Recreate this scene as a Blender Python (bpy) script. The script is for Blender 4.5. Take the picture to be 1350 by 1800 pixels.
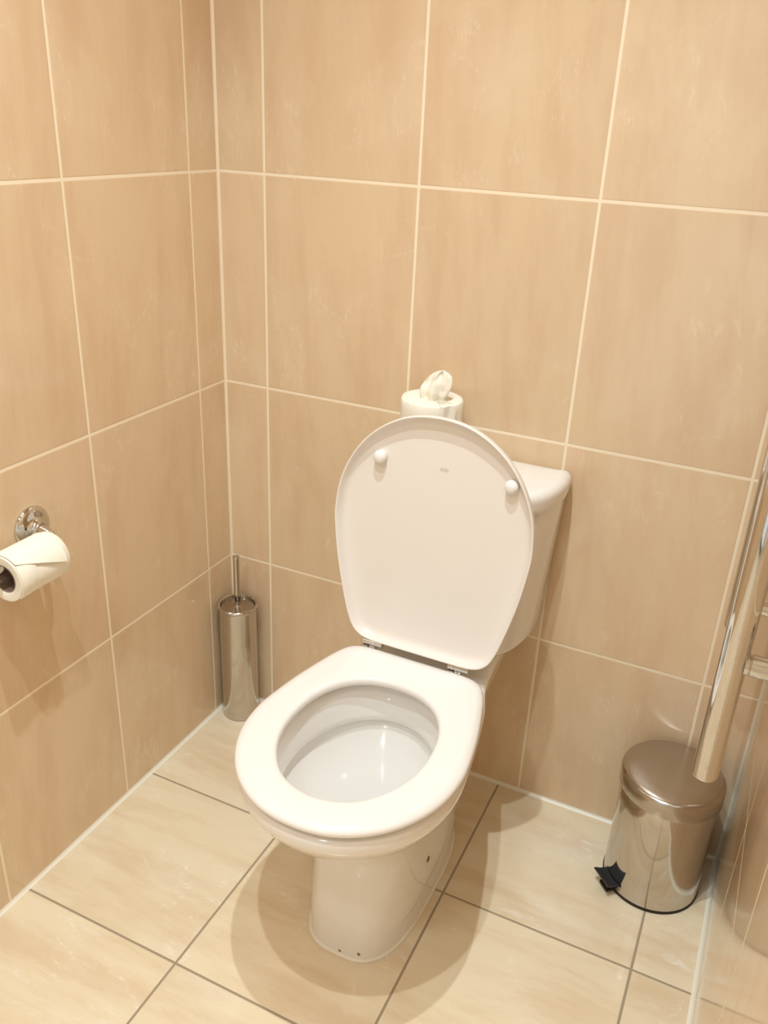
import bpy, bmesh, math, random
from mathutils import Vector, Matrix, noise
PI = math.pi
scene = bpy.context.scene
COL = scene.collection
for o in list(bpy.data.objects):
    bpy.data.objects.remove(o)

# ------------------------------------------------------------------ camera
cam_d = bpy.data.cameras.new('camera')
cam = bpy.data.objects.new('camera', cam_d)
COL.objects.link(cam)
cam_d.sensor_fit = 'VERTICAL'
cam_d.sensor_height = 36.0
cam_d.lens = 1512.05 / 1800.0 * 36.0
cam_d.clip_start = 0.01
_R = Matrix.Rotation(0.42486, 3, 'Z') @ Matrix.Rotation(1.1375, 3, 'X') @ Matrix.Rotation(0.04619, 3, 'Z')
cam.matrix_world = Matrix.Translation((0.99533, -1.39432, 1.26778)) @ _R.to_4x4()
scene.camera = cam

# ------------------------------------------------------------------ world, lamps, exposure
w = bpy.data.worlds.new('world')
scene.world = w
w.use_nodes = True
w.node_tree.nodes['Background'].inputs[0].default_value = (1.0, 0.86, 0.66, 1)
w.node_tree.nodes['Background'].inputs[1].default_value = 0.05
CEIL = 2.45

def spot(name, loc, power, col, rad, cone=2.6, blend=1.0):
    d = bpy.data.lights.new(name, 'SPOT')
    d.energy = power
    d.color = col
    d.shadow_soft_size = rad
    d.spot_size = cone
    d.spot_blend = blend
    o = bpy.data.objects.new(name, d)
    o.location = loc
    COL.objects.link(o)
    return o

WARM = (0.91, 1.0, 1.03)
spot('ceiling_lamp_or_fill', (0.63, -0.75, 2.44), 31, WARM, 0.013, 2.0)
spot('ceiling_lamp_or_fill', (0.62, -1.13, 2.44), 25, WARM, 0.013, 2.0)
spot('ceiling_lamp_or_fill', (0.55, -1.85, 2.44), 24, WARM, 0.12, 2.9)  # added soft fill, set far back to raise the ambient level
# added area fill in the unseen doorway, brightens lower walls and object fronts
ad = bpy.data.lights.new('doorway_fill', 'AREA')
ad.shape = 'RECTANGLE'
ad.size, ad.size_y = 0.74, 1.9
ad.energy = 1.9
ad.color = (0.92, 1.0, 1.03)
ao = bpy.data.objects.new('doorway_fill', ad)
ao.location = (0.55, -2.44, 1.0)
ao.rotation_euler = (PI / 2, 0, 0)
COL.objects.link(ao)
scene.view_settings.view_transform = 'Standard'
scene.view_settings.look = 'None'
scene.view_settings.gamma = 1.0
scene.view_settings.use_curve_mapping = False
scene.view_settings.exposure = 1.0

# ------------------------------------------------------------------ node helpers
def lin(r, g, b):
    f = lambda c: (c / 255) / 12.92 if c / 255 <= 0.04045 else ((c / 255 + 0.055) / 1.055) ** 2.4
    return (f(r), f(g), f(b), 1)

class NT:
    def __init__(s, name):
        s.m = bpy.data.materials.new(name)
        s.m.use_nodes = True
        s.t = s.m.node_tree
        s.b = s.t.nodes['Principled BSDF']

    def n(s, typ, **kw):
        x = s.t.nodes.new(typ)
        for k, v in kw.items():
            setattr(x, k, v)
        return x

    def lk(s, a, b):
        s.t.links.new(a, b)

    def math(s, op, a, b=None, c=None):
        x = s.n('ShaderNodeMath', operation=op)
        for i, v in enumerate((a, b, c)):
            if v is None:
                continue
            if isinstance(v, (int, float)):
                x.inputs[i].default_value = v
            else:
                s.lk(v, x.inputs[i])
        return x.outputs[0]

    def mix(s, f, a, b):
        x = s.n('ShaderNodeMix', data_type='RGBA')
        for i, v in ((0, f), (6, a), (7, b)):
            if isinstance(v, (int, float, tuple)):
                x.inputs[i].default_value = v
            else:
                s.lk(v, x.inputs[i])
        return x.outputs[2]

    def ramp(s, v, lo, hi):
        x = s.n('ShaderNodeMapRange', interpolation_type='SMOOTHSTEP')
        x.inputs[1].default_value = lo
        x.inputs[2].default_value = hi
        s.lk(v, x.inputs[0])
        return x.outputs[0]

    def noise(s, vec, scale, detail=4, rough=0.55, dist=0.0):
        x = s.n('ShaderNodeTexNoise')
        x.inputs['Scale'].default_value = scale
        x.inputs['Detail'].default_value = detail
        x.inputs['Roughness'].default_value = rough
        x.inputs['Distortion'].default_value = dist
        s.lk(vec, x.inputs['Vector'])
        return x.outputs[0]


def tile_mat(name, uax, vax, tw, th, u0, v0, grout_w, base, deep, pale, grout, streak, rough, coat, horiz=False, veinf=0.55):
    m = NT(name)
    geo = m.n('ShaderNodeNewGeometry')
    sp = m.n('ShaderNodeSeparateXYZ')
    m.lk(geo.outputs['Position'], sp.inputs[0])
    ax = {'x': sp.outputs[0], '-y': m.math('MULTIPLY', sp.outputs[1], -1.0), 'z': sp.outputs[2]}
    u, v = ax[uax], ax[vax]
    U = m.math('DIVIDE', m.math('SUBTRACT', u, u0), tw)
    V = m.math('DIVIDE', m.math('SUBTRACT', v, v0), th)

    def edge(t, size):
        f = m.math('FRACT', t)
        d = m.math('MINIMUM', f, m.math('SUBTRACT', 1.0, f))
        return m.math('MULTIPLY', d, size)
    d = m.math('MINIMUM', edge(U, tw), edge(V, th))
    g = m.ramp(d, grout_w * 0.5 - 0.0004, grout_w * 0.5 + 0.0004)     # 0 grout, 1 tile
    bev = m.ramp(d, grout_w * 0.5 - 0.0006, grout_w * 0.5 + 0.0018)
    cid = m.n('ShaderNodeCombineXYZ')
    m.lk(m.math('FLOOR', U), cid.inputs[0])
    m.lk(m.math('FLOOR', V), cid.inputs[1])
    wn = m.n('ShaderNodeTexWhiteNoise', noise_dimensions='3D')
    m.lk(cid.outputs[0], wn.inputs['Vector'])
    sc = m.n('ShaderNodeVectorMath', operation='SCALE')
    m.lk(wn.outputs['Color'], sc.inputs[0])
    sc.inputs['Scale'].default_value = 7.0

    def coords(su, sv):
        c = m.n('ShaderNodeCombineXYZ')
        skew = m.math('ADD', u, m.math('MULTIPLY', v, 0.06))
        m.lk(m.math('MULTIPLY', skew, su), c.inputs[0])
        m.lk(m.math('MULTIPLY', v, sv), c.inputs[1])
        a = m.n('ShaderNodeVectorMath', operation='ADD')
        m.lk(c.outputs[0], a.inputs[0])
        m.lk(sc.outputs[0], a.inputs[1])
        return a.outputs[0]
    if horiz:
        st, iso, fl = coords(1.6, 7.5), coords(3.2, 5.0), coords(3, 9)
    else:
        st, iso, fl = coords(7.5, 1.6), coords(4, 3), coords(9, 3)
    n1 = m.noise(st, 2.2, 7, 0.62, 0.15)
    n2 = m.noise(iso, 1.6, 4, 0.55, 0.3)
    n3 = m.noise(fl, 6.0, 8, 0.7, 0.4)
    n4 = m.noise(iso, 1.1, 3, 0.5, 1.5)
    n5 = m.noise(fl, 28.0, 4, 0.7)
    c = m.mix(m.math('MULTIPLY', m.ramp(n1, 0.40, 0.68), streak), base, deep)
    c = m.mix(m.math('MULTIPLY', m.ramp(n2, 0.5, 0.75), 0.35 * streak), c, pale)
    # sparse whitish veins and patches
    vein = m.math('SUBTRACT', 1.0, m.ramp(m.math('ABSOLUTE', m.math('SUBTRACT', n4, 0.5)), 0.0, 0.022))
    vein = m.math('MULTIPLY', vein, m.ramp(n5, 0.48, 0.66))
    vein = m.math('MULTIPLY', vein, m.ramp(n2, 0.45, 0.62))
    patch = m.math('MULTIPLY', m.ramp(n3, 0.48, 0.72), m.ramp(n4, 0.55, 0.68))
    c = m.mix(m.math('MULTIPLY', m.math('MAXIMUM', vein, patch), veinf), c, pale)
    # faint darker hairlines
    hair = m.math('SUBTRACT', 1.0, m.ramp(m.math('ABSOLUTE', m.math('SUBTRACT', n1, 0.47)), 0.0, 0.010))
    c = m.mix(m.math('MULTIPLY', hair, 0.22 * streak), c, deep)
    tone = m.math('ADD', 0.97, m.math('MULTIPLY', wn.outputs['Value'], 0.05))
    hs = m.n('ShaderNodeHueSaturation')
    m.lk(tone, hs.inputs['Value'])
    m.lk(c, hs.inputs['Color'])
    col = m.mix(g, grout, hs.outputs[0])
    m.lk(col, m.b.inputs['Base Color'])
    m.lk(m.math('ADD', m.math('MULTIPLY', m.math('SUBTRACT', 1.0, g), 0.6), rough), m.b.inputs['Roughness'])
    m.lk(m.math('MULTIPLY', g, coat), m.b.inputs['Coat Weight'])
    m.b.inputs['Coat Roughness'].default_value = 0.04
    bp = m.n('ShaderNodeBump')
    bp.inputs['Strength'].default_value = 0.35
    bp.inputs['Distance'].default_value = 0.001
    wav = m.math('ADD', bev, m.math('MULTIPLY', n2, 0.25))
    m.lk(wav, bp.inputs['Height'])
    m.lk(bp.outputs[0], m.b.inputs['Normal'])
    return m.m


WB, WD, WP, WG = lin(228, 202, 168), lin(219, 187, 153), lin(243, 226, 198), lin(250, 235, 210)
TW, TH = 0.3003, 0.3943
back_mat = tile_mat('back_wall_tile', 'x', 'z', TW, TH, 0.1003, -0.0216, 0.0047, WB, WD, WP, WG, 0.75, 0.17, 0.15)
left_mat = tile_mat('left_wall_tile', '-y', 'z', TW, TH, 0.0846, -0.0216, 0.0047, WB, WD, WP, WG, 0.75, 0.15, 0.3)
right_mat = tile_mat('right_wall_tile', '-y', 'z', TW, TH, 0.0285, -0.0216, 0.0047, WB, WD, WP, WG, 0.75, 0.13, 0.2)
floor_mat = tile_mat('floor_tile', 'x', '-y', 0.3356, 0.3333, 0.3232, 0.3158, 0.0042, lin(240, 225, 196), lin(226, 202, 168),
                     lin(250, 244, 230), lin(168, 152, 128), 0.8, 0.22, 0.25, horiz=True, veinf=0.95)


def simple(name, col, rough=0.4, metal=0.0, coat=0.0, bump=0.0, bscale=40, spec=0.5, var=0.0, aniso=0.0, sss=0.0):
    m = NT(name)
    m.b.inputs['Base Color'].default_value = col
    m.b.inputs['Roughness'].default_value = rough
    m.b.inputs['Metallic'].default_value = metal
    m.b.inputs['Coat Weight'].default_value = coat
    m.b.inputs['Coat Roughness'].default_value = 0.03
    m.b.inputs['Specular IOR Level'].default_value = spec
    tc = m.n('ShaderNodeTexCoord')
    n = m.noise(tc.outputs['Object'], bscale, 4)
    if var:
        dark = tuple(c * (1 - var) for c in col[:3]) + (1,)
        m.lk(m.mix(n, dark, col), m.b.inputs['Base Color'])
    if bump:
        bp = m.n('ShaderNodeBump')
        bp.inputs['Strength'].default_value = bump
        bp.inputs['Distance'].default_value = 0.001
        m.lk(n, bp.inputs['Height'])
        m.lk(bp.outputs[0], m.b.inputs['Normal'])
    if sss:
        m.b.inputs['Subsurface Weight'].default_value = sss
        m.b.inputs['Subsurface Radius'].default_value = (0.01, 0.008, 0.006)
        m.b.inputs['Subsurface Scale'].default_value = 0.3
    return m.m


ceramic = simple('white_ceramic', lin(246, 242, 237), 0.12, coat=0.6, var=0.01, bscale=3)
seat_plastic = simple('white_seat_plastic', lin(244, 240, 236), 0.22, coat=0.3, var=0.01, bscale=3)
lid_plastic = simple('white_lid_plastic', lin(240, 233, 226), 0.30, coat=0.15, var=0.01, bscale=3)
chrome = simple('polished_chrome', (0.68, 0.66, 0.63, 1), 0.05, 1.0, var=0.03, bscale=12)
steel = simple('polished_steel', (0.60, 0.565, 0.52, 1), 0.09, 1.0, var=0.05, bscale=9)
brushed = simple('satin_steel', (0.52, 0.47, 0.42, 1), 0.22, 1.0, var=0.05, bscale=30)
black = simple('black_plastic', lin(38, 40, 48), 0.45, var=0.2, bscale=60)
rubber = simple('black_rubber', lin(34, 28, 22), 0.6, var=0.2, bscale=60)
paper = simple('white_tissue_paper', lin(250, 244, 230), 0.9, bump=0.5, bscale=380, sss=0.15, var=0.02)
card = simple('grey_cardboard', lin(150, 128, 112), 0.85, bump=0.3, bscale=200, var=0.25)
silicone = simple('white_silicone', lin(248, 242, 226), 0.35, var=0.06, bscale=25)
plaster = simple('white_plaster', lin(244, 240, 228), 0.9, bump=0.2, bscale=90, var=0.03)
door_paint = simple('white_door_paint', lin(238, 232, 220), 0.45, var=0.02, bscale=6)
brass = simple('dull_brass', (0.45, 0.33, 0.14, 1), 0.35, 1.0, var=0.4, bscale=300)
mark_grey = simple('grey_print', lin(205, 196, 192), 0.5)
hole_shade = simple('recess_shade', lin(30, 26, 20), 0.8)
scuff = simple('brown_scuff', lin(150, 120, 95), 0.8, var=0.4, bscale=400)

# ------------------------------------------------------------------ object helpers
def obj(name, bm, mat, parent=None, smooth=True, label=None, angle=40):
    me = bpy.data.meshes.new(name)
    bmesh.ops.recalc_face_normals(bm, faces=bm.faces)
    bm.to_mesh(me)
    bm.free()
    me.materials.append(mat)
    if smooth:
        for p in me.polygons:
            p.use_smooth = True
        try:
            me.set_sharp_from_angle(angle=math.radians(angle))
        except Exception:
            pass
    o = bpy.data.objects.new(name, me)
    COL.objects.link(o)
    if parent is not None:
        o.parent = parent
        chain = parent
        off = Vector((0, 0, 0))
        while chain is not None:
            off += chain.location
            chain = chain.parent
        o.location = -off          # geometry is written in world space
    if label:
        o['label'] = label
    return o

def thing(name, label, cat, loc, group=None):
    o = bpy.data.objects.new(name, None)
    COL.objects.link(o)
    o.empty_display_size = 0.05
    o.location = loc
    o['label'] = label
    o['category'] = cat
    if group:
        o['group'] = group
    return o

def struct(name, bm, mat, label, smooth=False):
    o = obj(name, bm, mat, smooth=smooth)
    o['kind'] = 'structure'
    o['label'] = label
    o['category'] = name.split('_')[0]
    return o

def box(bm, a, b, bev=0.0):
    c = [(a[i] + b[i]) / 2 for i in range(3)]
    s = [abs(b[i] - a[i]) for i in range(3)]
    r = bmesh.ops.create_cube(bm, size=1.0)
    vs = r['verts']
    bmesh.ops.scale(bm, vec=s, verts=vs)
    bmesh.ops.translate(bm, vec=c, verts=vs)
    if bev:
        es = list({e for v in vs for e in v.link_edges})
        bmesh.ops.bevel(bm, geom=es, offset=bev, segments=3, affect='EDGES', profile=0.5)
    return bm

def loft(bm, rings, cap0=True, cap1=True, closed=True):
    """rings: lists of world points, same count; builds quads between."""
    V = [[bm.verts.new(p) for p in r] for r in rings]
    n = len(V[0])
    for i in range(len(V) - 1):
        for j in range(n if closed else n - 1):
            k = (j + 1) % n
            bm.faces.new((V[i][j], V[i][k], V[i + 1][k], V[i + 1][j]))
    for flag, ring in ((cap0, V[0]), (cap1, V[-1])):
        if flag:
            c = bm.verts.new(sum((v.co for v in ring), Vector()) / n)
            for j in range(n):
                bm.faces.new((ring[j], ring[(j + 1) % n], c))
    return V

def frame(axis):
    a = Vector(axis).normalized()
    t = Vector((0, 0, 1)) if abs(a.z) < 0.9 else Vector((1, 0, 0))
    x = a.cross(t).normalized()
    return a, x, a.cross(x).normalized()

def lathe(bm, org, axis, prof, n=64, cap0=True, cap1=True):
    """prof: (radius, height along axis)"""
    a, x, y = frame(axis)
    o = Vector(org)
    rings = [[o + a * h + (x * math.cos(2 * PI * j / n) + y * math.sin(2 * PI * j / n)) * max(r, 1e-5) for j in range(n)] for r, h in prof]
    loft(bm, rings, cap0, cap1)
    return bm

def arc(r0, h0, r1, h1, k=5, convex=True):
    """quarter-ellipse between two profile points (excluding ends)"""
    out = []
    for i in range(1, k):
        t = PI / 2 * i / k
        if convex:
            out.append((r0 + (r1 - r0) * (1 - math.cos(t)), h0 + (h1 - h0) * math.sin(t)))
        else:
            out.append((r0 + (r1 - r0) * math.sin(t), h0 + (h1 - h0) * (1 - math.cos(t))))
    return out

def cr_closed(pts, n):
    """closed Catmull-Rom through 2D pts, resampled to n by arc length"""
    P = [Vector(p) for p in pts]
    m = len(P)
    S = []
    for i in range(m):
        a, b, c, d = P[i - 1], P[i], P[(i + 1) % m], P[(i + 2) % m]
        for k in range(16):
            t = k / 16
            S.append(0.5 * ((2 * b) + (c - a) * t + (2 * a - 5 * b + 4 * c - d) * t * t + (3 * b - a - 3 * c + d) * t ** 3))
    L = [0]
    for i in range(len(S)):
        L.append(L[-1] + (S[(i + 1) % len(S)] - S[i]).length)
    out = []
    j = 0
    for i in range(n):
        t = L[-1] * i / n
        while L[j + 1] < t:
            j += 1
        f = (t - L[j]) / max(L[j + 1] - L[j], 1e-9)
        out.append(S[j].lerp(S[(j + 1) % len(S)], f))
    return out

def sym(half):
    """half outline from back centre to front centre (x>=0) -> closed outline"""
    return list(half) + [(-x, y) for x, y in reversed(half) if x > 1e-6]

def inset(ring, d):
    """offset a closed 2D ring inward by d"""
    n = len(ring)
    area = sum(ring[i].x * ring[(i + 1) % n].y - ring[(i + 1) % n].x * ring[i].y for i in range(n))
    s = 1 if area > 0 else -1
    out = []
    for i in range(n):
        t = (ring[(i + 1) % n] - ring[i - 1])
        t = t.normalized()
        out.append(ring[i] + Vector((-t.y, t.x)) * d * s)
    return out

# ------------------------------------------------------------------ room shell
W, YF = 1.098, -2.35
bm = bmesh.new(); box(bm, (-0.1, YF - 0.1, -0.1), (W + 0.1, 0.1, 0.0))
struct('floor', bm, floor_mat, 'cream marble-look floor tiles with grey grout')
bm = bmesh.new(); box(bm, (-0.1, YF - 0.1, CEIL), (W + 0.1, 0.1, CEIL + 0.1))
struct('ceiling', bm, plaster, 'white ceiling above the toilet room')
bm = bmesh.new(); box(bm, (0, 0, 0), (W, 0.1, CEIL))
struct('wall_back', bm, back_mat, 'beige tiled wall behind the toilet')
bm = bmesh.new(); box(bm, (-0.1, YF, 0), (0, 0.1, CEIL))
struct('wall_left', bm, left_mat, 'beige tiled wall left of the toilet')
bm = bmesh.new(); box(bm, (W, YF, 0), (W + 0.1, 0.1, CEIL))
struct('wall_right', bm, right_mat, 'glossy beige tiled wall right of the pedal bin')
bm = bmesh.new()
box(bm, (0, YF - 0.1, 0), (0.16, YF, CEIL)); box(bm, (0.94, YF - 0.1, 0), (W, YF, CEIL)); box(bm, (0.16, YF - 0.1, 2.03), (0.94, YF, CEIL))
struct('wall_front', bm, plaster, 'white plaster wall facing the toilet')
bm = bmesh.new()
box(bm, (0.10, YF, 0), (0.165, YF + 0.015, 2.09), 0.003); box(bm, (0.935, YF, 0), (1.0, YF + 0.015, 2.09), 0.003); box(bm, (0.165, YF, 2.025), (0.935, YF + 0.015, 2.09), 0.003)
struct('trim_1', bm, door_paint, 'white door frame')

cream = simple('cream_joint', lin(250, 232, 205), 0.5, var=0.06, bscale=25)
def bead(name, p0, p1, d1, d2, r, label, mat=silicone):
    """quarter-round silicone bead from p0 to p1 in the corner spanned by d1,d2"""
    bm = bmesh.new()
    p0, p1, d1, d2 = map(Vector, (p0, p1, d1, d2))
    n = 60
    rings = []
    for i in range(n + 1):
        c = p0.lerp(p1, i / n)
        rr = r * (1 + 0.14 * noise.noise(c * 9))
        ring = [c - (d1 + d2) * 0.001]
        ring += [c + d1 * rr * (1 - math.sin(a)) + d2 * rr * (1 - math.cos(a)) for a in [PI / 2 * k / 6 for k in range(7)]]
        # concave fillet from d1 side to d2 side
        rings.append(ring)
    loft(bm, rings)
    struct(name, bm, mat, label, True)

bead('trim_2', (0, YF, 0), (0, 0, 0), (1, 0, 0), (0, 0, 1), 0.0060, 'white silicone joint along the left wall and floor')
bead('trim_3', (0, 0, 0), (W, 0, 0), (0, -1, 0), (0, 0, 1), 0.0060, 'white silicone joint along the back wall and floor')
bead('trim_4', (W, YF, 0), (W, 0, 0), (-1, 0, 0), (0, 0, 1), 0.0075, 'white silicone joint along the right wall and floor')
bead('trim_5', (0, 0, 0), (0, 0, CEIL), (1, 0, 0), (0, -1, 0), 0.0042, 'cream joint in the left rear corner', cream)
bead('trim_6', (W, 0, 0), (W, 0, CEIL), (-1, 0, 0), (0, -1, 0), 0.0050, 'pale joint in the right rear corner')

# ------------------------------------------------------------------ toilet
CX = 0.554
toilet = thing('toilet', 'white ceramic close-coupled toilet with its seat lid raised', 'toilet', (CX, -0.30, 0))
NN = 128
seat_half = [(0, -.2555), (.05, -.2555), (.095, -.257), (.119, -.268), (.133, -.292), (.146, -.335), (.1600, -.395), (.1690, -.455),
             (.1705, -.49), (.1645, -.535), (.1480, -.578), (.1220, -.616), (.0880, -.645), (.0470, -.664), (0, -.670)]
SO = cr_closed(sym(seat_half), NN)
hole_half = [(0, -.3345), (.045, -.343), (.082, -.371), (.104, -.415), (.1110, -.468), (.1050, -.520), (.0840, -.566), (.0500, -.600), (0, -.6135)]
SH = cr_closed(sym(hole_half), NN)

def place(ring, z, cx=CX):
    return [Vector((cx + p.x, p.y, z)) for p in ring]

# --- pan: outside
def ped_ring(hw, yb, yf, e=3.0, n=NN, taper=0.0):
    pts = []
    yc, hl = (yb + yf) / 2, (yb - yf) / 2
    for i in range(n):
        a = PI / 2 + 2 * PI * i / n      # start at back centre like sym()
        c, s = math.cos(a), math.sin(a)
        x = hw * math.copysign(abs(c) ** (2 / e), c)
        y = yc + hl * math.copysign(abs(s) ** (2 / e), s)
        k = (yb - y) / (yb - yf)
        pts.append(Vector((-x * (1 - taper * k), y)))
    # resample evenly
    return cr_closed([(p.x, p.y) for p in pts[::2]], n)

def align(ring):
    """start every ring at the back centre, running towards +x"""
    i0 = max(range(len(ring)), key=lambda i: ring[i].y - abs(ring[i].x) * 5)
    r = ring[i0:] + ring[:i0]
    if r[len(r) // 4].x < 0:
        r = [r[0]] + r[1:][::-1]
    return r

rim_half = [(0, -.03), (.07, -.03), (.098, -.036), (.106, -.06), (.110, -.15), (.120, -.235), (.140, -.30), (.1560, -.385), (.1655, -.455),
            (.1670, -.49), (.1610, -.534), (.1445, -.577), (.1190, -.6135), (.0855, -.6420), (.0455, -.6605), (0, -.6665)]
RIM = align(cr_closed(sym(rim_half), NN))
PED = [Vector((p.x - .005, p.y)) for p in align(ped_ring(0.0955, -0.13, -0.517, 3.0))]

def blend(a, b, t):
    return [p.lerp(q, t) for p, q in zip(a, b)]

def pan_section(z):
    # t: 0 = rim shape, 1 = pedestal shape
    tab = [(0.390, 0.0), (0.385, 0.010), (0.370, 0.060), (0.355, 0.13), (0.340, 0.22), (0.325, 0.33), (0.310, 0.45), (0.295, 0.58), (0.280, 0.70), (0.265, 0.80), (0.250, 0.88), (0.230, 0.95), (0.200, 0.99), (0.15, 1.0)]
    if z >= tab[0][0]:
        return list(RIM)
    if z > 0.15:
        for (z0, t0), (z1, t1) in zip(tab, tab[1:]):
            if z1 <= z <= z0:
                f = (z0 - z) / (z0 - z1)
                r = blend(RIM, PED, t0 + (t1 - t0) * f)
                break
    else:
        r = list(PED)
    # slight waist on the column
    k = 1 - 0.035 * math.exp(-((z - 0.15) / 0.07) ** 2)
    yc = -0.33
    return [Vector((p.x * k, yc + (p.y - yc) * (1 - 0.03 * math.exp(-((z - 0.15) / 0.07) ** 2)))) for p in r]

rings = []
# inner: bowl from the sump upwards, then lip, rim, outside down to the floor
def ell(hw, y0, y1, z):
    return [Vector((CX + hw * math.sin(2 * PI * i / NN), (y0 + y1) / 2 + (y0 - y1) / 2 * math.cos(2 * PI * i / NN), z)) for i in range(NN)]
for hw, y0, y1, z in [(0.008, -.388, -.406, .148), (0.020, -.378, -.418, .151), (0.027, -.368, -.428, .165), (0.036, -.358, -.440, .190), (0.048, -.350, -.460, .215),
                      (0.060, -.343, -.482, .235), (0.074, -.335, -.508, .255), (0.090, -.327, -.535, .275), (0.104, -.319, -.562, .295), (0.115, -.313, -.590, .315), (0.1205, -.309, -.608, .328)]:
    rings.append(ell(hw, y0, y1, z))
for d, z in [(0.0, .3370), (-.005, .3400), (-.0080, .3385), (-.0100, .3425), (-.0098, .352), (-.0065, .375), (-.0035, .395), (.001, .4035), (0.010, .4075)]:
    rings.append(ell(0.1220 + d, -.308 + d, -.622 - d, z))
rings.append(place(inset(RIM, 0.012), .4080))
rings.append(place(inset(RIM, 0.005), .4065))
rings.append(place(inset(RIM, 0.0015), .4030))
for z in [.399, .395, .391]:
    rings.append(place(list(RIM), z))
for z in [.387, .383, .378, .372, .364, .355, .345, .335, .325, .315, .305, .295, .285, .275, .265, .255, .245, .235, .222, .21, .195, .18, .165, .15, .12, .09, .06, .03, .014, .004, 0.0]:
    r = pan_section(z)
    r = inset(r, 0.004 * min(1, max(0, (.385 - z) / .10)))
    rings.append(place(r, z))
bm = bmesh.new()
loft(bm, rings, True, True)
pan = obj('pan', bm, ceramic, toilet, angle=60)
# foot sealant
bm = bmesh.new()
P0 = inset(pan_section(0.0), 0.004)
loft(bm, [place(inset(P0, -o_), z_) for o_, z_ in [(-.001, .0045), (.0012, .0042), (.0030, .0028), (.0036, .0004)]], False, False)
obj('sealant_bead', bm, silicone, toilet)
# fixing hole with brass insert on the right flank of the foot
def surf_x(y, z):
    r = inset(pan_section(z), 0.004)
    best = min((p for p in r if p.x > 0), key=lambda p: abs(p.y - y))
    return CX + best.x
hx = surf_x(-0.355, 0.108)
bm = bmesh.new()
lathe(bm, (hx - 0.004, -0.355, 0.108), (1, 0, 0.0), [(0.0058, 0), (0.0058, .0045), (0.0052, .0054), (0.0040, .0055), (0.0034, .0045), (0.0030, .003)], 24, True, True)
fx = obj('fixing_bolt', bm, brass, toilet, label='dull brass bolt head')
bm = bmesh.new()
lathe(bm, (hx - 0.003, -0.355, 0.108), (1, 0, 0), [(0.0024, 0.0), (0.0024, .0048)], 16)
obj('bolt_hole_shade', bm, hole_shade, fx)  # solid dark plug, its colour stands in for shade inside the bolt hole
# scuffs at the toe
for (x, z, s) in ((0.585, 0.016, .0030), (0.553, 0.010, .0022)):
    r = inset(pan_section(z), 0.004)
    y = min((p for p in r if p.y < -.4), key=lambda p: abs(p.x - (x - CX))).y
    bm = bmesh.new()
    bmesh.ops.create_icosphere(bm, subdivisions=2, radius=1.0)
    for v in bm.verts:
        v.co = Vector((v.co.x * s * 1.2, v.co.y * 0.0006, v.co.z * s)) * (1 + 0.3 * noise.noise(v.co * 3)) + Vector((x, y - 0.0002, z))
    obj('scuff_mark', bm, scuff, pan)

# --- seat
bm = bmesh.new()
SOa, SHa = align(SO), align(SH)
def seat_ring(t, z, o=0.0, h=0.0):
    a = inset(SOa, o); b = inset(SHa, -h)
    return place([p.lerp(q, t) for p, q in zip(a, b)], z)
SB, ST = 0.4160, 0.4320
rs = []
rs.append(seat_ring(1, SB, 0, 0.004)); rs.append(seat_ring(1, SB + .0015, 0, 0.0015)); rs.append(seat_ring(1, SB + .005, 0, 0.0))
rs.append(seat_ring(1, ST - .007, 0, 0.0)); rs.append(seat_ring(1, ST - .004, 0, 0.0010)); rs.append(seat_ring(1, ST - .0018, 0, 0.0032)); rs.append(seat_ring(1, ST - .0006, 0, 0.0065))
for t in (.85, .7, .5, .3, .18):
    rs.append(seat_ring(t, ST + 0.0006 * math.sin(PI * t)))
rs.append(seat_ring(0, ST - .0006, 0.0085)); rs.append(seat_ring(0, ST - .0022, 0.0040)); rs.append(seat_ring(0, ST - .005, 0.0012)); rs.append(seat_ring(0, ST - .0085, 0.0))
rs.append(seat_ring(0, SB + .004, 0.0012)); rs.append(seat_ring(0, SB + .001, 0.004)); rs.append(seat_ring(0, SB, 0.008))
rs.append(seat_ring(.5, SB))
rs.append(rs[0])
V = loft(bm, rs, False, False)
bmesh.ops.remove_doubles(bm, verts=bm.verts, dist=1e-6)
seat = obj('seat', bm, seat_plastic, toilet, angle=60)
for bx_, by_ in ((-.125, -.41), (.125, -.41), (-.09, -.62), (.09, -.62)):
    bm = bmesh.new()
    lathe(bm, (CX + bx_, by_, 0.4075), (0, 0, 1), [(.006, 0), (.0085, .002), (.0085, .007)], 20)
    obj('seat_buffer', bm, seat_plastic, seat)

# --- raised lid
HY, HZ, A = -0.2490, 0.4405, 0.075
U_ = Vector((0, A, 1)).normalized(); N_ = Vector((0, -1, A)).normalized()
def lid_pt(x, s, d):
    return Vector((CX - 0.001 + x, HY, HZ)) + U_ * s + N_ * d
LO = align([Vector((p.x, p.y + .2555)) for p in SO])       # y = -s
def lid_ring(o, d):
    return [lid_pt(p.x, -p.y * 0.995, d) for p in inset(LO, o)]
# centre of lid outline for shrinking inner rings
def lid_shrink(o, k, d):
    r = inset(LO, o)
    return [lid_pt(p.x * k, -(p.y * k + (-0.205) * (1 - k)), d) for p in r]
bm = bmesh.new()
rs = []
for k, d in ((.02, -.0185), (.4, -.018), (.75, -.0165)):
    rs.append(lid_shrink(.010, k, d))
rs += [lid_ring(.010, -.013), lid_ring(.004, -.0095), lid_ring(.001, -.0055), lid_ring(0, -.001), lid_ring(0, .0055), lid_ring(.0004, .0072), lid_ring(.0016, .0078), lid_ring(.0028, .0072)]
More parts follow.
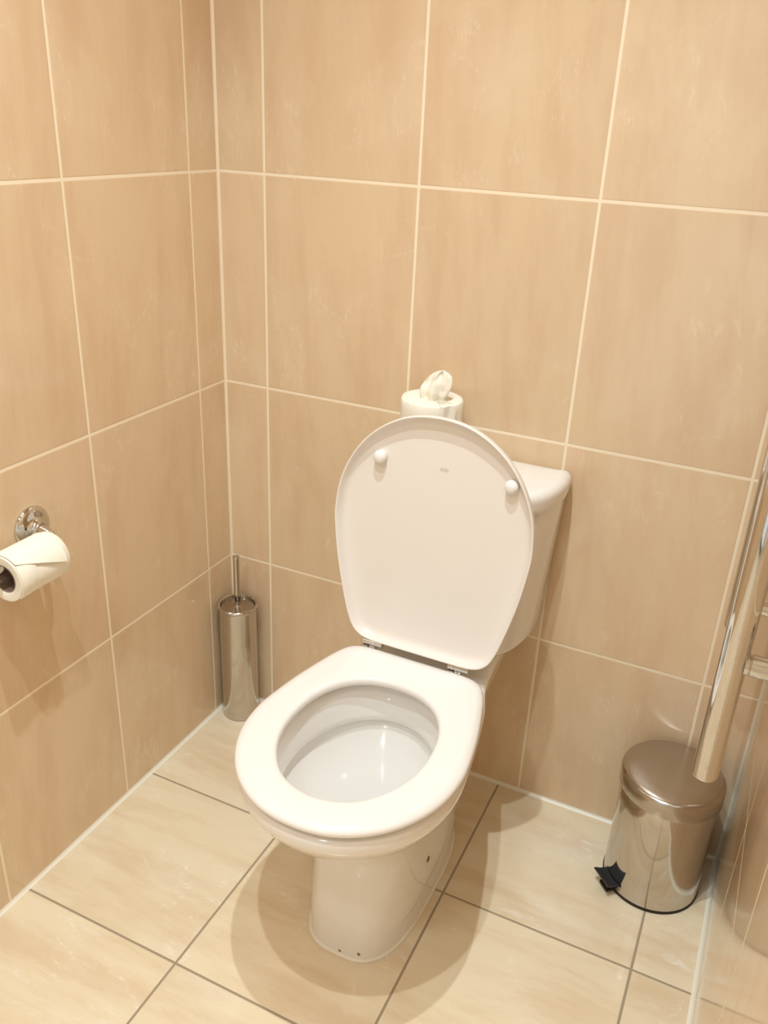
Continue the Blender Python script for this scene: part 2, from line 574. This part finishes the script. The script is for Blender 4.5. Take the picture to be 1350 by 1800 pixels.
# shallow dished underside
rs += [lid_ring(.0040, .0050), lid_ring(.0056, .0010), lid_ring(.0085, -.0035), lid_ring(.013, -.0065), lid_ring(.020, -.0080)]
for k in (.85, .6, .3, .02):
    rs.append(lid_shrink(.020, k, -.0085))
loft(bm, rs, True, True)
lid = obj('lid', bm, lid_plastic, toilet, angle=70)
def on_lid(x, z):
    s = (z - HZ) / U_.z
    return lid_pt(x - CX + .001, s, -.0085)
for (x, z) in ((0.4545, 0.769), (0.6755, 0.765)):
    bm = bmesh.new()
    o = on_lid(x, z)
    lathe(bm, o - N_ * 0.002, N_, [(.0098, 0), (.0098, .006), (.0110, .0085), (.0108, .0125), (.0095, .0155), (.0065, .0178), (.003, .0187), (.0004, .0189)], 32)
    obj('lid_buffer', bm, seat_plastic, lid)
# faint maker's mark, a tiny grey emblem
bm = bmesh.new()
mx, mz = 0.5625, 0.767
for i in range(5):
    o = on_lid(mx - .006 + i * .003, mz)
    for q in range(3 if i % 2 else 2):
        c = o + U_ * ((q - 1) * .0022) + N_ * .00015
        box(bm, (c.x - .0009, c.y - .0002, c.z - .0008), (c.x + .0009, c.y + .0002, c.z + .0008))
obj('maker_mark', bm, mark_grey, lid, smooth=False, label='tiny pale grey maker mark')

# --- hinges
for side, x0 in ((0, .4500), (1, .6085)):
    bm = bmesh.new()
    c = (x0 + .0185, -.2500, .4300)
    lathe(bm, (x0, -.2500, .4350), (1, 0, 0), [(.0055, 0), (.0062, .0006), (.0062, .0110), (.0056, .0114), (.0056, .0122), (.0062, .0126), (.0062, .0240), (.0056, .0244), (.0056, .0252), (.0062, .0256), (.0062, .0364), (.0055, .0370)], 28)
    h = obj('hinge', bm, chrome, toilet)
    bm = bmesh.new(); box(bm, (x0 + .012, -.2560, .4060), (x0 + .025, -.2440, .430), .002)
    obj('hinge_post', bm, chrome, h)
    bm = bmesh.new(); box(bm, (x0 + .0006, -.2580, .4105), (x0 + .0114, -.2500, .4290), .001)
    obj('hinge_leaf', bm, chrome, h)

# --- cistern
cist_half = [(0, -.004), (.6, -.004), (.93, -.005), (.985, -.012), (1.0, -.035), (.995, -.062), (.965, -.092), (.905, -.124), (.80, -.150), (.62, -.170), (.38, -.182), (0, -.188)]
CI = align(cr_closed(sym(cist_half), NN))
def cring(hw, z, o=0.0, ys=1.0):
    r = [Vector((p.x * hw, -.004 + (p.y + .004) * ys)) for p in CI]
    return place(inset(r, o) if o else r, z)
bm = bmesh.new()
rs = [cring(.143, .4090, .020), cring(.143, .4095, .012), cring(.1435, .4120, .005), cring(.144, .4170, .0015), cring(.1455, .425)]
for i in range(1, 9):
    t = i / 8
    rs.append(cring(.1455 + .0185 * t, .425 + .262 * t, 0, .97 + .0 * t))
rs += [cring(.160, .690, .004)]
# keep depth constant
loft(bm, rs, True, True)
tank = obj('cistern', bm, ceramic, toilet, angle=60)
bm = bmesh.new()
rs = [cring(.168, .6885, .004), cring(.168, .6885, .0012), cring(.168, .6905), cring(.169, .698), cring(.1695, .708), cring(.1695, .7135), cring(.1695, .7180, .0018), cring(.1695, .7220, .0055),
      cring(.1695, .7245, .0105), ]
rs += [[Vector((CX + (p.x - CX) * k, -.094 + (p.y + .094) * k, z)) for p in cring(.1695, z, .0105)] for k, z in ((.95, .7256), (.85, .7263), (.6, .7268), (.3, .7270), (.02, .7270))]
loft(bm, rs, True, True)
cl = obj('cistern_lid', bm, ceramic, toilet, angle=60)
# flush button behind the raised lid
bm = bmesh.new(); lathe(bm, (CX, -.125, .7258), (0, 0, 1), [(.024, 0), (.024, .0025), (.022, .0035), (.0195, .0035), (.019, .0028), (.001, .0036)], 40)
obj('flush_button', bm, chrome, cl)

# ------------------------------------------------------------------ paper roll on the cistern
RX, RY, RZ0, RZ1, RR = 0.4745, -0.064, 0.7274, 0.8285, 0.0535
roll = thing('toilet_roll', 'full white toilet roll standing on the cistern, tuft of paper pulled from its top', 'toilet roll', (RX, RY, RZ0))
bm = bmesh.new()
prof = [(.004, RZ1 - RZ0 - .006), (.010, RZ1 - RZ0 - .004), (.018, RZ1 - RZ0 - .0005), (.032, RZ1 - RZ0 + .0012), (.045, RZ1 - RZ0 + .0010), (.0518, RZ1 - RZ0 + .0002), (RR - .0002, RZ1 - RZ0 - .0022)]
n = 96
rings = []
for r, h in prof + [(RR, .085), (RR, .07), (RR, .05), (RR, .03), (RR, .01), (RR - .002, .0)]:
    ring = []
    for j in range(n):
        a = 2 * PI * j / n
        k = 1 + 0.010 * noise.noise(Vector((math.cos(a) * 2, math.sin(a) * 2, h * 25))) + (0.016 * noise.noise(Vector((math.cos(a) * 5, math.sin(a) * 5, 3))) if h > .08 else 0)
        ring.append(Vector((RX + math.cos(a) * r * k, RY + math.sin(a) * r * k, RZ0 + h)))
    rings.append(ring)
loft(bm, rings, True, True)
obj('paper_body', bm, paper, roll, angle=60)
# hanging loose sheet edge on the right front
bm = bmesh.new()
rows = []
for i in range(15):
    t = i / 14
    z = RZ1 + .0026 - max(0, t - .2) / .8 * .094
    row = []
    for j in range(11):
        s = j / 10
        a = math.radians(-52 + s * 30 - 6 * t)
        rr = RR + .0026 + .0022 * math.sin(s * PI * 2.3 + t * 2) + .0008 * noise.noise(Vector((s * 4, t * 6, 1)))
        if t < .2:
            rr -= (.2 - t) / .2 * .034
        row.append(Vector((RX + math.cos(a) * rr, RY + math.sin(a) * rr, z)))
    rows.append(row)
top = [[bm.verts.new(p) for p in r] for r in rows]
bot = [[bm.verts.new(p + Vector((RX - p.x, RY - p.y, 0)).normalized() * .0009) for p in r] for r in rows]
def shell(bm, top, bot):
    I, J = len(top), len(top[0])
    for i in range(I - 1):
        for j in range(J - 1):
            bm.faces.new((top[i][j], top[i][j + 1], top[i + 1][j + 1], top[i + 1][j]))
            bm.faces.new((bot[i][j], bot[i + 1][j], bot[i + 1][j + 1], bot[i][j + 1]))
    for i in range(I - 1):
        for j in (0, J - 1):
            bm.faces.new((top[i][j], top[i + 1][j], bot[i + 1][j], bot[i][j]))
    for j in range(J - 1):
        for i in (0, I - 1):
            bm.faces.new((top[i][j], top[i][j + 1], bot[i][j + 1], bot[i][j]))
shell(bm, top, bot)
obj('loose_sheet', bm, paper, roll)
# tuft: a folded, crumpled leaf of tissue rising from the core
bm = bmesh.new()
def tuft_pt(u, v, side):
    # u 0..1 up, v -1..1 across
    h = u * .060
    wid = .0085 + .0175 * math.sin(PI * min(u * .80 + .14, 1)) ** 0.8
    if u > .82:
        wid *= math.sqrt(max(0.0, 1 - ((u - .82) / .18) ** 2)) * .92 + .08
    x = v * wid + (.006 + .020 * u) - .008
    fold = .0085 * (1 - v * v) * math.sin(PI * (u + .22) / 1.22)
    crease = .0032 * math.sin(v * 7 + u * 5) + .004 * noise.noise(Vector((v * 2.2, u * 4, 5)))
    y = side * (fold * .9 + .0012 * (1 - u)) + crease * 1.1 + .004 * math.sin(u * 3)
    return Vector((RX + .002 + x, RY - .006 - y, RZ1 - .008 + h))
I, J = 26, 25
A_ = [[bm.verts.new(tuft_pt(i / (I - 1), -1 + 2 * j / (J - 1), 1)) for j in range(J)] for i in range(I)]
B_ = [[bm.verts.new(tuft_pt(i / (I - 1), -1 + 2 * j / (J - 1), -1)) for j in range(J)] for i in range(I)]
shell(bm, A_, B_)
obj('paper_tuft', bm, paper, roll, angle=80)

# ------------------------------------------------------------------ toilet roll holder on the left wall
PY, PZ = -0.528, 0.660
hold = thing('toilet_roll_holder', 'round chrome toilet roll holder fixed to the left wall', 'toilet roll holder', (0, PY, PZ))
bm = bmesh.new()
lathe(bm, (0.0, PY, PZ), (1, 0, 0), [(.0335, 0), (.0340, .002), (.0335, .0045), (.0300, .0075), (.0240, .0095), (.0190, .0100), (.0160, .0110), (.0125, .0150), (.0105, .019), (.0100, .022)], 48)
obj('wall_plate', bm, chrome, hold)
AX, AZ = 0.056, 0.6500
bm = bmesh.new()
path = [(0.018, PY, PZ), (0.034, PY, PZ - .002), (0.045, PY - .002, PZ - .005), (.0525, PY - .008, AZ + .002), (AX, PY - .018, AZ), (AX, PY - .06, AZ), (AX, PY - .125, AZ)]
def tube(bm, path, r, n=20, cap=True):
    P = [Vector(p) for p in path]
    rings = []
    ref = Vector((0, 0, 1))
    for i, p in enumerate(P):
        t = (P[min(i + 1, len(P) - 1)] - P[max(i - 1, 0)]).normalized()
        x = t.cross(ref)
        if x.length < 1e-3:
            x = t.cross(Vector((1, 0, 0)))
        x.normalize()
        y = x.cross(t)
        rr = r[i] if isinstance(r, (list, tuple)) else r
        rings.append([p + (x * math.cos(2 * PI * j / n) + y * math.sin(2 * PI * j / n)) * rr for j in range(n)])
    loft(bm, rings, cap, cap)
tube(bm, path, [.0085, .0075, .0068, .0062, .006, .006, .006])
obj('arm', bm, chrome, hold)
bm = bmesh.new(); lathe(bm, (AX, PY - .125, AZ), (0, -1, 0), [(.006, -.004), (.0078, -.002), (.0085, .001), (.0070, .004), (.002, .0052)], 24)
obj('end_knob', bm, chrome, hold)

TCX, TCZ, TY0, TY1, TR = 0.056, 0.6350, -0.5430, -0.6390, 0.0360
tp = thing('toilet_roll', 'nearly finished white toilet roll hanging on the chrome holder, its end folded to a point', 'toilet roll', (TCX, TY0, TCZ))
bm = bmesh.new()
n = 72
prof = [(.0215, 0.002), (.0260, .0), (TR - .001, 0.0), (TR, .0012), (TR, .025), (TR, .05), (TR, .075), (TR, .0948), (TR - .001, .096), (.0260, .096), (.0215, .094)]
rings = []
for r, h in prof:
    ring = []
    for j in range(n):
        a = 2 * PI * j / n
        k = 1 + .014 * noise.noise(Vector((math.cos(a) * 1.5, math.sin(a) * 1.5, h * 8)))
        # slightly flattened on top where the folded end lies
        ring.append(Vector((TCX + math.cos(a) * r * k, TY0 - h, TCZ + math.sin(a) * r * k)))
    rings.append(ring)
rings.append(rings[0])
loft(bm, rings, False, False)
bmesh.ops.remove_doubles(bm, verts=bm.verts, dist=1e-6)
obj('paper_body', bm, paper, tp, angle=50)
bm = bmesh.new()
rings = []
for r, h in [(.0213, .0015), (.0213, .0945), (.0202, .0945), (.0202, .0015), (.0213, .0015)]:
    rings.append([Vector((TCX + math.cos(2 * PI * j / n) * r, TY0 - h, TCZ + math.sin(2 * PI * j / n) * r)) for j in range(n)])
loft(bm, rings, False, False)
bmesh.ops.remove_doubles(bm, verts=bm.verts, dist=1e-6)
obj('cardboard_core', bm, card, tp)
# folded flap: lies over the top and the room side, edge cut to a point
bm = bmesh.new()
rows_t, rows_b = [], []
I, J = 40, 20
for i in range(I + 1):
    s = i / I                                   # along roll: 0 = far end, 1 = near end
    y = TY0 - .011 - s * .083
    # lower edge angle (0 = room side horizontal, 90 = top); fold runs diagonally
    low = 2 + 46 * s
    rt, rb = [], []
    for j in range(J + 1):
        a = math.radians(118 + (low - 118) * j / J)
        lift = .0014 + .0022 * (j / J) ** 3
        rt.append(bm.verts.new((TCX + math.cos(a) * (TR + lift + .0012), y, TCZ + math.sin(a) * (TR + lift + .0012))))
        rb.append(bm.verts.new((TCX + math.cos(a) * (TR + lift - .0004), y, TCZ + math.sin(a) * (TR + lift - .0004))))
    rows_t.append(rt); rows_b.append(rb)
shell(bm, rows_t, rows_b)
obj('folded_end', bm, paper, tp, angle=60)
bm = bmesh.new()
rows_t, rows_b = [], []
for i in range(17):
    s = i / 16
    rt, rb = [], []
    for j in range(13):
        q = j / 12
        y = TY0 - .096 + .001 + (q * .034) * (1 - s * .45)
        a = math.radians(46 - 88 * s)
        lift = .0010 + .0016 * math.sin(PI * q) * (1 - s)
        rt.append(bm.verts.new((TCX + math.cos(a) * (TR + lift + .0008), y, TCZ + math.sin(a) * (TR + lift + .0008))))
        rb.append(bm.verts.new((TCX + math.cos(a) * (TR + lift - .0006), y, TCZ + math.sin(a) * (TR + lift - .0006))))
    rows_t.append(rt); rows_b.append(rb)
shell(bm, rows_t, rows_b)
obj('fold_underside', bm, paper, tp, angle=60)

# ------------------------------------------------------------------ toilet brush
BX, BY = 0.050, -0.055
brush = thing('toilet_brush', 'slim cylindrical polished steel toilet brush holder in the corner with upright handle', 'toilet brush', (BX, BY, 0))
bm = bmesh.new()
R_ = .0405
lathe(bm, (BX, BY, 0), (0, 0, 1), [(R_ - .002, 0.0), (R_, .002), (R_, .10), (R_, .20), (R_, .277), (R_ + .0008, .280), (R_ + .0030, .282), (R_ + .0040, .2845), (R_ + .0030, .287), (R_ + .0005, .2885), (R_ - .0025, .287), (R_ - .0035, .283), (R_ - .0035, .20)], 96, True, True)
obj('holder', bm, steel, brush)
bm = bmesh.new()
lathe(bm, (BX, BY, 0.2795), (0, 0, 1), [(.0366, -.004), (.0366, .0008), (.0355, .0020), (.020, .0030), (.0095, .0040), (.0075, .0070)], 72)
bl = obj('lid', bm, brushed, brush)
bm = bmesh.new()
lathe(bm, (BX, BY, 0.2835), (0, 0, 1), [(.0068, 0), (.0068, .110), (.0072, .112), (.0074, .118), (.0070, .1205), (.0035, .1215), (.001, .1216)], 32)
obj('handle', bm, steel, brush)

# ------------------------------------------------------------------ pedal bin
QX, QY = 0.988, -0.102
binn = thing('pedal_bin', 'small round steel pedal bin with black pedal, standing in the right corner', 'bin', (QX, QY, 0))
pd = Vector((-0.70, -0.66, 0)).normalized()
R_ = .0845
bm = bmesh.new(); lathe(bm, (QX, QY, 0), (0, 0, 1), [(.080, 0), (.0855, .0008), (.0858, .0045), (.0845, .0065), (.080, .007)], 96)
obj('base_ring', bm, rubber, binn)
bm = bmesh.new(); lathe(bm, (QX, QY, 0), (0, 0, 1), [(R_ - .003, .0055), (R_, .0065), (R_, .06), (R_, .12), (R_, .18), (R_, .215), (R_ - .002, .222)], 128)
body = obj('body', bm, steel, binn)
bm = bmesh.new(); lathe(bm, (QX, QY, 0), (0, 0, 1), [(R_ - .002, .2155), (R_ + .0028, .2160), (R_ + .0035, .2175), (R_ + .0035, .2330), (R_ + .0035, .2425), (R_ + .0028, .2455), (R_ + .0008, .2478), (R_ - .0025, .2492), (R_ - .008, .2502), (.055, .2515), (.02, .2520), (.001, .2522)], 128)
obj('lid', bm, brushed, binn)
# hinge housing at the back
bk = Vector((QX, QY, 0)) - pd * (R_ + .000)
side = Vector((-pd.y, pd.x, 0))
# pedal: black dished pad on a lever
def pbox(pts_top, thick, bmx):
    tv = [bmx.verts.new(p) for p in pts_top]
    bv = [bmx.verts.new(p - Vector((0, 0, thick))) for p in pts_top]
    bmx.faces.new(tv); bmx.faces.new(bv[::-1])
    for i in range(len(tv)):
        j = (i + 1) % len(tv)
        bmx.faces.new((tv[i], bv[i], bv[j], tv[j]))
C0 = Vector((QX, QY, 0)) + pd * (R_ - .001)
bm = bmesh.new()
rows_t, rows_b = [], []
for i in range(11):
    t = i / 10
    rt, rb = [], []
    for j in range(13):
        s = -1 + 2 * j / 12
        halfw = .0225 - .0012 * math.sin(PI * t)
        out = -.006 + .030 * t + (.003 * s * s * (t - .5))
        z = .0240 + .0065 * t + .0015 * s * s - .002 * math.sin(PI * t)
        p = C0 + side * (s * halfw) + pd * out + Vector((0, 0, z))
        if (p - Vector((QX, QY, p.z))).length < R_ + .001:
            q = (p - Vector((QX, QY, p.z))).normalized() * (R_ + .001)
            p = Vector((QX, QY, p.z)) + q
        rt.append(bm.verts.new(p)); rb.append(bm.verts.new(p - Vector((0, 0, .0045))))
    rows_t.append(rt); rows_b.append(rb)
shell(bm, rows_t, rows_b)
ped = obj('pedal', bm, black, binn, angle=50)
bm = bmesh.new()
pts = [C0 + side * s + pd * o_ + Vector((0, 0, z)) for s, o_, z in ((-.013, -.006, .010), (.013, -.006, .010), (.0125, .017, .0085), (-.0125, .017, .0085))]
pbox(pts, .0065, bm)
bmesh.ops.bevel(bm, geom=list(bm.edges), offset=.0012, segments=2, affect='EDGES')
obj('pedal_foot', bm, rubber, binn)
bm = bmesh.new()
pts = [C0 + side * s + pd * o_ + Vector((0, 0, z)) for s, o_, z in ((-.009, -.004, .0195), (.009, -.004, .0195), (.009, .010, .0240), (-.009, .010, .0240))]
pbox(pts, .014, bm)
obj('pedal_lever', bm, rubber, ped, smooth=False)

# ------------------------------------------------------------------ towel rail on the right wall
rail = thing('towel_rail', 'upright chrome ladder towel rail fixed to the right wall above the pedal bin', 'towel rail', (1.0225, -0.31, 0.57))
TX, Z0, Z1, TRD = 1.0235, 0.571, 1.32, 0.0152
for y in (-.50, -.13):
    bm = bmesh.new()
    L_ = Z1 - Z0
    lathe(bm, (TX, y, Z0), (0, 0, 1), [(.001, -.0012), (.008, -.0008), (.0120, .0003), (.0143, .0022), (TRD, .0055), (TRD, .3), (TRD, L_ - .0055), (.0143, L_ - .0022), (.0120, L_ - .0003), (.008, L_ + .0008), (.001, L_ + .0012)], 64)
    obj('upright', bm, chrome, rail)
for z in (.645, .685, .725, .765, .805, .92, .96, 1.0, 1.04, 1.16, 1.20, 1.24, 1.28):
    bm = bmesh.new(); lathe(bm, (TX + .002, -.49, z), (0, 1, 0), [(.0080, 0), (.0080, .35)], 28)
    obj('rung', bm, chrome, rail)
for y, z in ((-.50, .735), (-.335, .7205), (-.50, 1.22), (-.335, 1.2)):
    bm = bmesh.new()
    x0 = TX + (TRD - .003 if y == -.50 else .006)
    r = .0125 if y == -.50 else .0085
    lathe(bm, (x0, y, z), (1, 0, 0), [(r, 0), (r, .004), (r - .0012, .0048), (r - .0012, .0056), (r, .0064), (r, W - x0 - .006), (r + .006, W - x0 - .005), (r + .007, W - x0)], 36)
    obj('wall_bracket', bm, chrome, rail)
